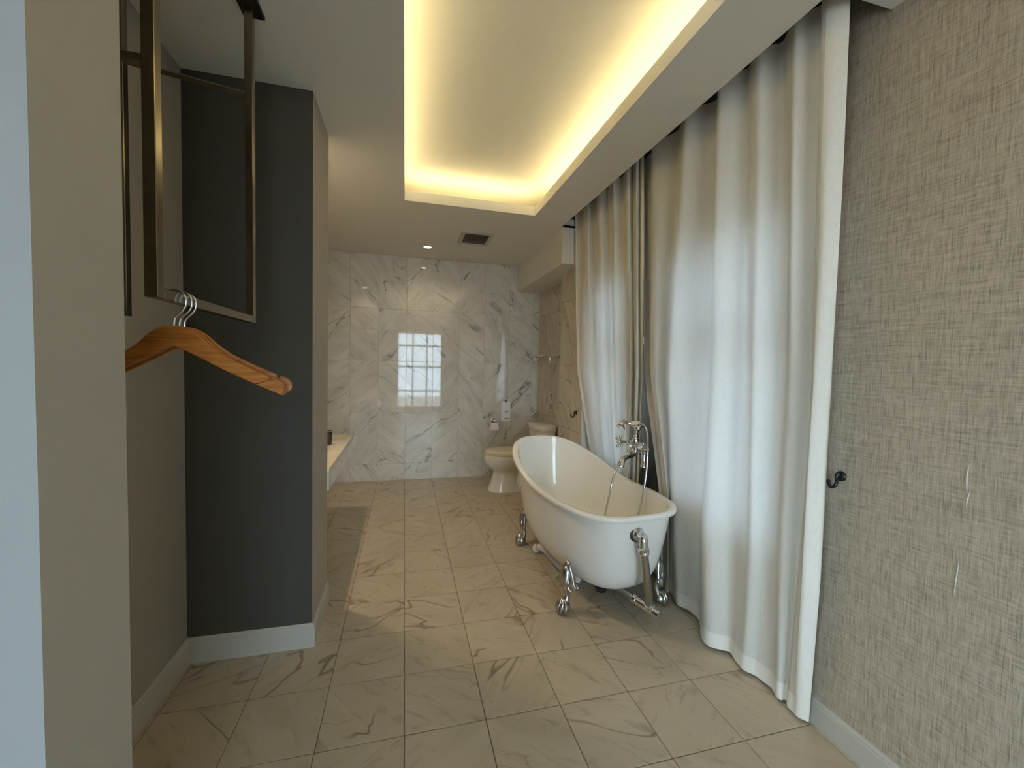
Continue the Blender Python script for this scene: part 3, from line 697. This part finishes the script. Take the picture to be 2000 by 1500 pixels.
# leaflet on a small hook
pp = on_back('paper_leaflet', 1.20, .665, 'white paper leaflet hanging from a small black hook', 'leaflet')
def leaf(w0, w1, z0, z1, y0, bow, n=14, wav=0):
    vs = []
    for i in range(n+1):
        t = i/n; z = z0+(z1-z0)*t; y = -y0-bow*math.sin(PI*t); q = wav*math.sin(t*2*PI*1.1+2.4)
        vs += [(w0+q, y, z), (w1, y+.003, z), (w0+q, y+.0008, z), (w1, y+.0038, z)]
    fs = []
    for i in range(n):
        a = 4*i; fs += [(a, a+1, a+5, a+4), (a+2, a+6, a+7, a+3), (a, a+4, a+6, a+2), (a+1, a+3, a+7, a+5)]
    return MB().add(vs, fs)
leaf(-.062, .048, 0, .24, .006, .004).build('sheet', M['paper'], pp)
leaf(-.036, .049, .018, .228, .013, .008, 14, .010).build('folded_flap', M['paper'], pp)
for z, a, b in ((.118, -.022, .026), (.036, -.026, .03)): MB().box(a, b, -.0222 if z > .1 else -.0176, -.0212 if z > .1 else -.0166, z-.004, z+.004).build('printed_line', M['ink'], pp)
hk = on_back('small_hook', 1.196, .905, 'tiny black hook holding the paper leaflet', 'hook')
m = MB(); m.lathe([(.008, 0), (.008, .004), (.004, .008)], (0, -.0005, .012), (0, -1, 0), 14); m.tube(bez([(0, -.006, .012), (0, -.024, .004), (0, -.026, -.010), (0, -.032, -.004)], 5), .0032, 8); m.build('hook_body', M['black'], hk, 50)
# notice on the side wall
nt = empty('wall_notice', (1.6, 4.385, .93), 'narrow white notice with black marks on the wall above the tank', 'notice')
MB().box(-.0016, -.0004, -.062, .062, -.122, .122).build('card', plain('notice_card', (.56,.52,.46), .7), nt)
for y0, y1, z0, z1 in ((-.035, -.005, .075, .105), (.008, .03, .068, .092), (-.03, -.012, .045, .066), (.012, .022, .050, .058), (-.006, .004, .028, .036)): MB().box(-.0022, -.0017, y0, y1, z0, z1).build('icon_mark', M['ink'], nt)
for y0, y1, z0, z1 in ((-.022, -.002, -.072, .0), (.008, .022, -.066, -.010), (-.022, .03, -.108, -.098)): MB().box(-.0022, -.0017, y0, y1, z0, z1).build('text_mark', M['ink'], nt)
# J hooks
def j_hook(loc, label, sc=1):
    t = empty('wall_hook', loc, label, 'hook', 'black wall hooks'); t.scale = (sc,)*3
    m = MB(); m.lathe([(.019, 0), (.0185, .004), (.014, .008), (.006, .010)], (-.0005, 0, 0), (-1, 0, 0), 24); pl = m.build('back_plate', M['black'], t, 45)
    MB().ball((-.0095, .0, .002), .0042, 10).build('screw', M['bronze_dark'], pl, 50)
    m = MB(); m.tube(bez([(-.006, .0, .006), (-.014, .003, .008), (-.0175, .004, -.006), (-.016, .004, -.024), (-.023, .006, -.038), (-.036, .008, -.040), (-.045, .010, -.026), (-.048, .011, -.013)], 5), [.0055]*30+[.006, .0065, .0068, .0068, .006, .0035], 10)
    m.build('hook_arm', M['black'], t, 50)
j_hook((XR, 1.135, .970), 'black iron hook on the linen wallpaper beside the curtain')
j_hook((1.445, 3.315, .950), 'black iron hook on the beige marble pier, half behind the curtain')

# ------------------------------------------------------------------ vanity counter and tumbler
vc = empty('vanity_counter', (-.72, 3.05, 0), 'marble vanity counter seen past the edge of the closet wall', 'counter')
MB().rbox(-.329, .320, -.60, .57, .715, .750, .003).build('countertop', M['counter'], vc, 40)
MB().box(.296, .318, -.60, .568, .625, .7145).build('front_apron', M['wall_tile'], vc)
MB().box(-.329, .2955, .546, .568, .625, .7145).build('end_apron', M['wall_tile'], vc)
MB().box(-.329, -.29, -.60, .545, .40, .7145).build('wall_bracket', M['wgrout'], vc)
cp = empty('tumbler', (-.532, 3.16, .7502), 'dark tumbler standing on the marble vanity counter', 'cup')
MB().lathe([(.026, 0), (.030, .004), (.036, .085), (.0385, .098), (.036, .098), (.032, .012), (.001, .012)], seg=28, caps=True).build('cup', M['cup'], cp, 40)
MB().lathe([(.0385, .096), (.0395, .099), (.0375, .1015), (.036, .098)], seg=28, caps=False).build('rim', M['nickel'], cp, 40)

# ------------------------------------------------------------------ hanging rail and hangers
hr = empty('hanging_rail', (-.67, 1.35, H), 'brushed brass-toned ceiling-hung clothes rail in the closet', 'clothes rail')
q = .0125
def bar(name, x0, x1, y0, y1, z0, z1, par=hr): return MB().rbox(x0+.67, x1+.67, y0-1.35, y1-1.35, z0-H, z1-H, .0015, 1).build(name, M['bronze'], par)
zb = 1.470
for x in (-.522, -.848):
    for y in (1.058, 1.632 if x > -.6 else 1.56):
        p_ = bar('upright', x-q, x+q, y-q, y+q, zb, H-.0145)
        MB().rbox(x+.67-.034, x+.67+.034, y-1.35-.05, y-1.35+.05, -.014, 0, .003, 1).build('ceiling_plate', M['bronze_dark'], p_)
    bar('hanging_bar', x-q, x+q, 1.058+q+.0005, y-q-.0005, zb, zb+2*q)
bar('cross_bar', -.848+q+.0005, -.522-q-.0005, 1.058-.008, 1.058+.008, 1.955, 1.971)
MB().tube([(-.848+q+.67, 1.56-1.35, 2.243-H), (-.522-q+.67, 1.632-1.35, 2.243-H)], .0095, 4).build('cross_bar', M['bronze'], hr)
def hanger_mesh():
    top = bez([(0, 0, 0), (.022, 0, -.002), (.048, 0, -.018), (.078, 0, -.048), (.12, 0, -.076), (.175, 0, -.104), (.198, 0, -.114)], 5)
    notch = [Vector(v) for v in ((.200, 0, -.121), (.206, 0, -.123), (.209, 0, -.118))]
    tip = bez([(.212, 0, -.119), (.226, 0, -.127), (.234, 0, -.140), (.233, 0, -.152), (.226, 0, -.158)], 4)
    bot = bez([(.215, 0, -.155), (.16, 0, -.130), (.09, 0, -.094), (.04, 0, -.066), (.012, 0, -.052), (0, 0, -.049)], 5)
    right_t = list(top)+notch+list(tip); right_b = list(bot)
    n = 60
    def resample(L, n):
        d = [0]
        for a, b in zip(L[:-1], L[1:]): d.append(d[-1]+(b-a).length)
        out = []
        for i in range(n+1):
            s = d[-1]*i/n; k = 0
            while k < len(d)-2 and d[k+1] < s: k += 1
            out.append(L[k].lerp(L[k+1], (s-d[k])/max(1e-9, d[k+1]-d[k])))
        return out
    T = resample(right_t, n); B = resample(right_b[::-1], n)
    vs, fs = [], []; hw = .0058; ch = .0022
    def col(t, b, sx):
        c = Vector((t.x*sx, 0, t.z)), Vector((b.x*sx, 0, b.z)); m = [c[0].x, c[0].z, c[1].x, c[1].z]
        return [(m[0], -hw+ch, m[1]), (m[0], hw-ch, m[1]), (m[0], hw, m[1]-ch), (m[2], hw, m[3]+ch), (m[2], hw-ch, m[3]), (m[2], -hw+ch, m[3]), (m[2], -hw, m[3]+ch), (m[0], -hw, m[1]-ch)]
    cols = [col(T[i], B[i], -1) for i in range(n, 0, -1)]+[col(T[i], B[i], 1) for i in range(n+1)]
    m = MB(); m.rings(cols); return m.mesh('hanger_body', M['wood'], 35)
HM = hanger_mesh()
hk = MB(); hk.tube(bez([(0, 0, -.012), (0, 0, .008), (.003, 0, .020), (.018, 0, .037), (.0245, 0, .053), (.0225, 0, .070), (.011, 0, .0815), (-.005, 0, .0835), (-.019, 0, .076), (-.0245, 0, .060)], 5), .0022, 8)
HK = hk.mesh('hook', M['chrome'], 60)
labels = ['front wooden clothes hanger, nearest of three on the rail', 'middle wooden clothes hanger, between the other two on the rail', 'rear wooden clothes hanger, farthest of three on the rail']
for i in range(3):
    t = empty('clothes_hanger', (-.524, 1.140+.024*i, zb+2*q-.0768), labels[i], 'hanger', 'wooden hangers on the clothes rail', (-.02, .015, .05)[i])
    t.rotation_euler.y = (0.0, .02, -.015)[i]
    b = link('body', HM, t); b.location = (0, 0, 0); h_ = link('hook', HK, t)
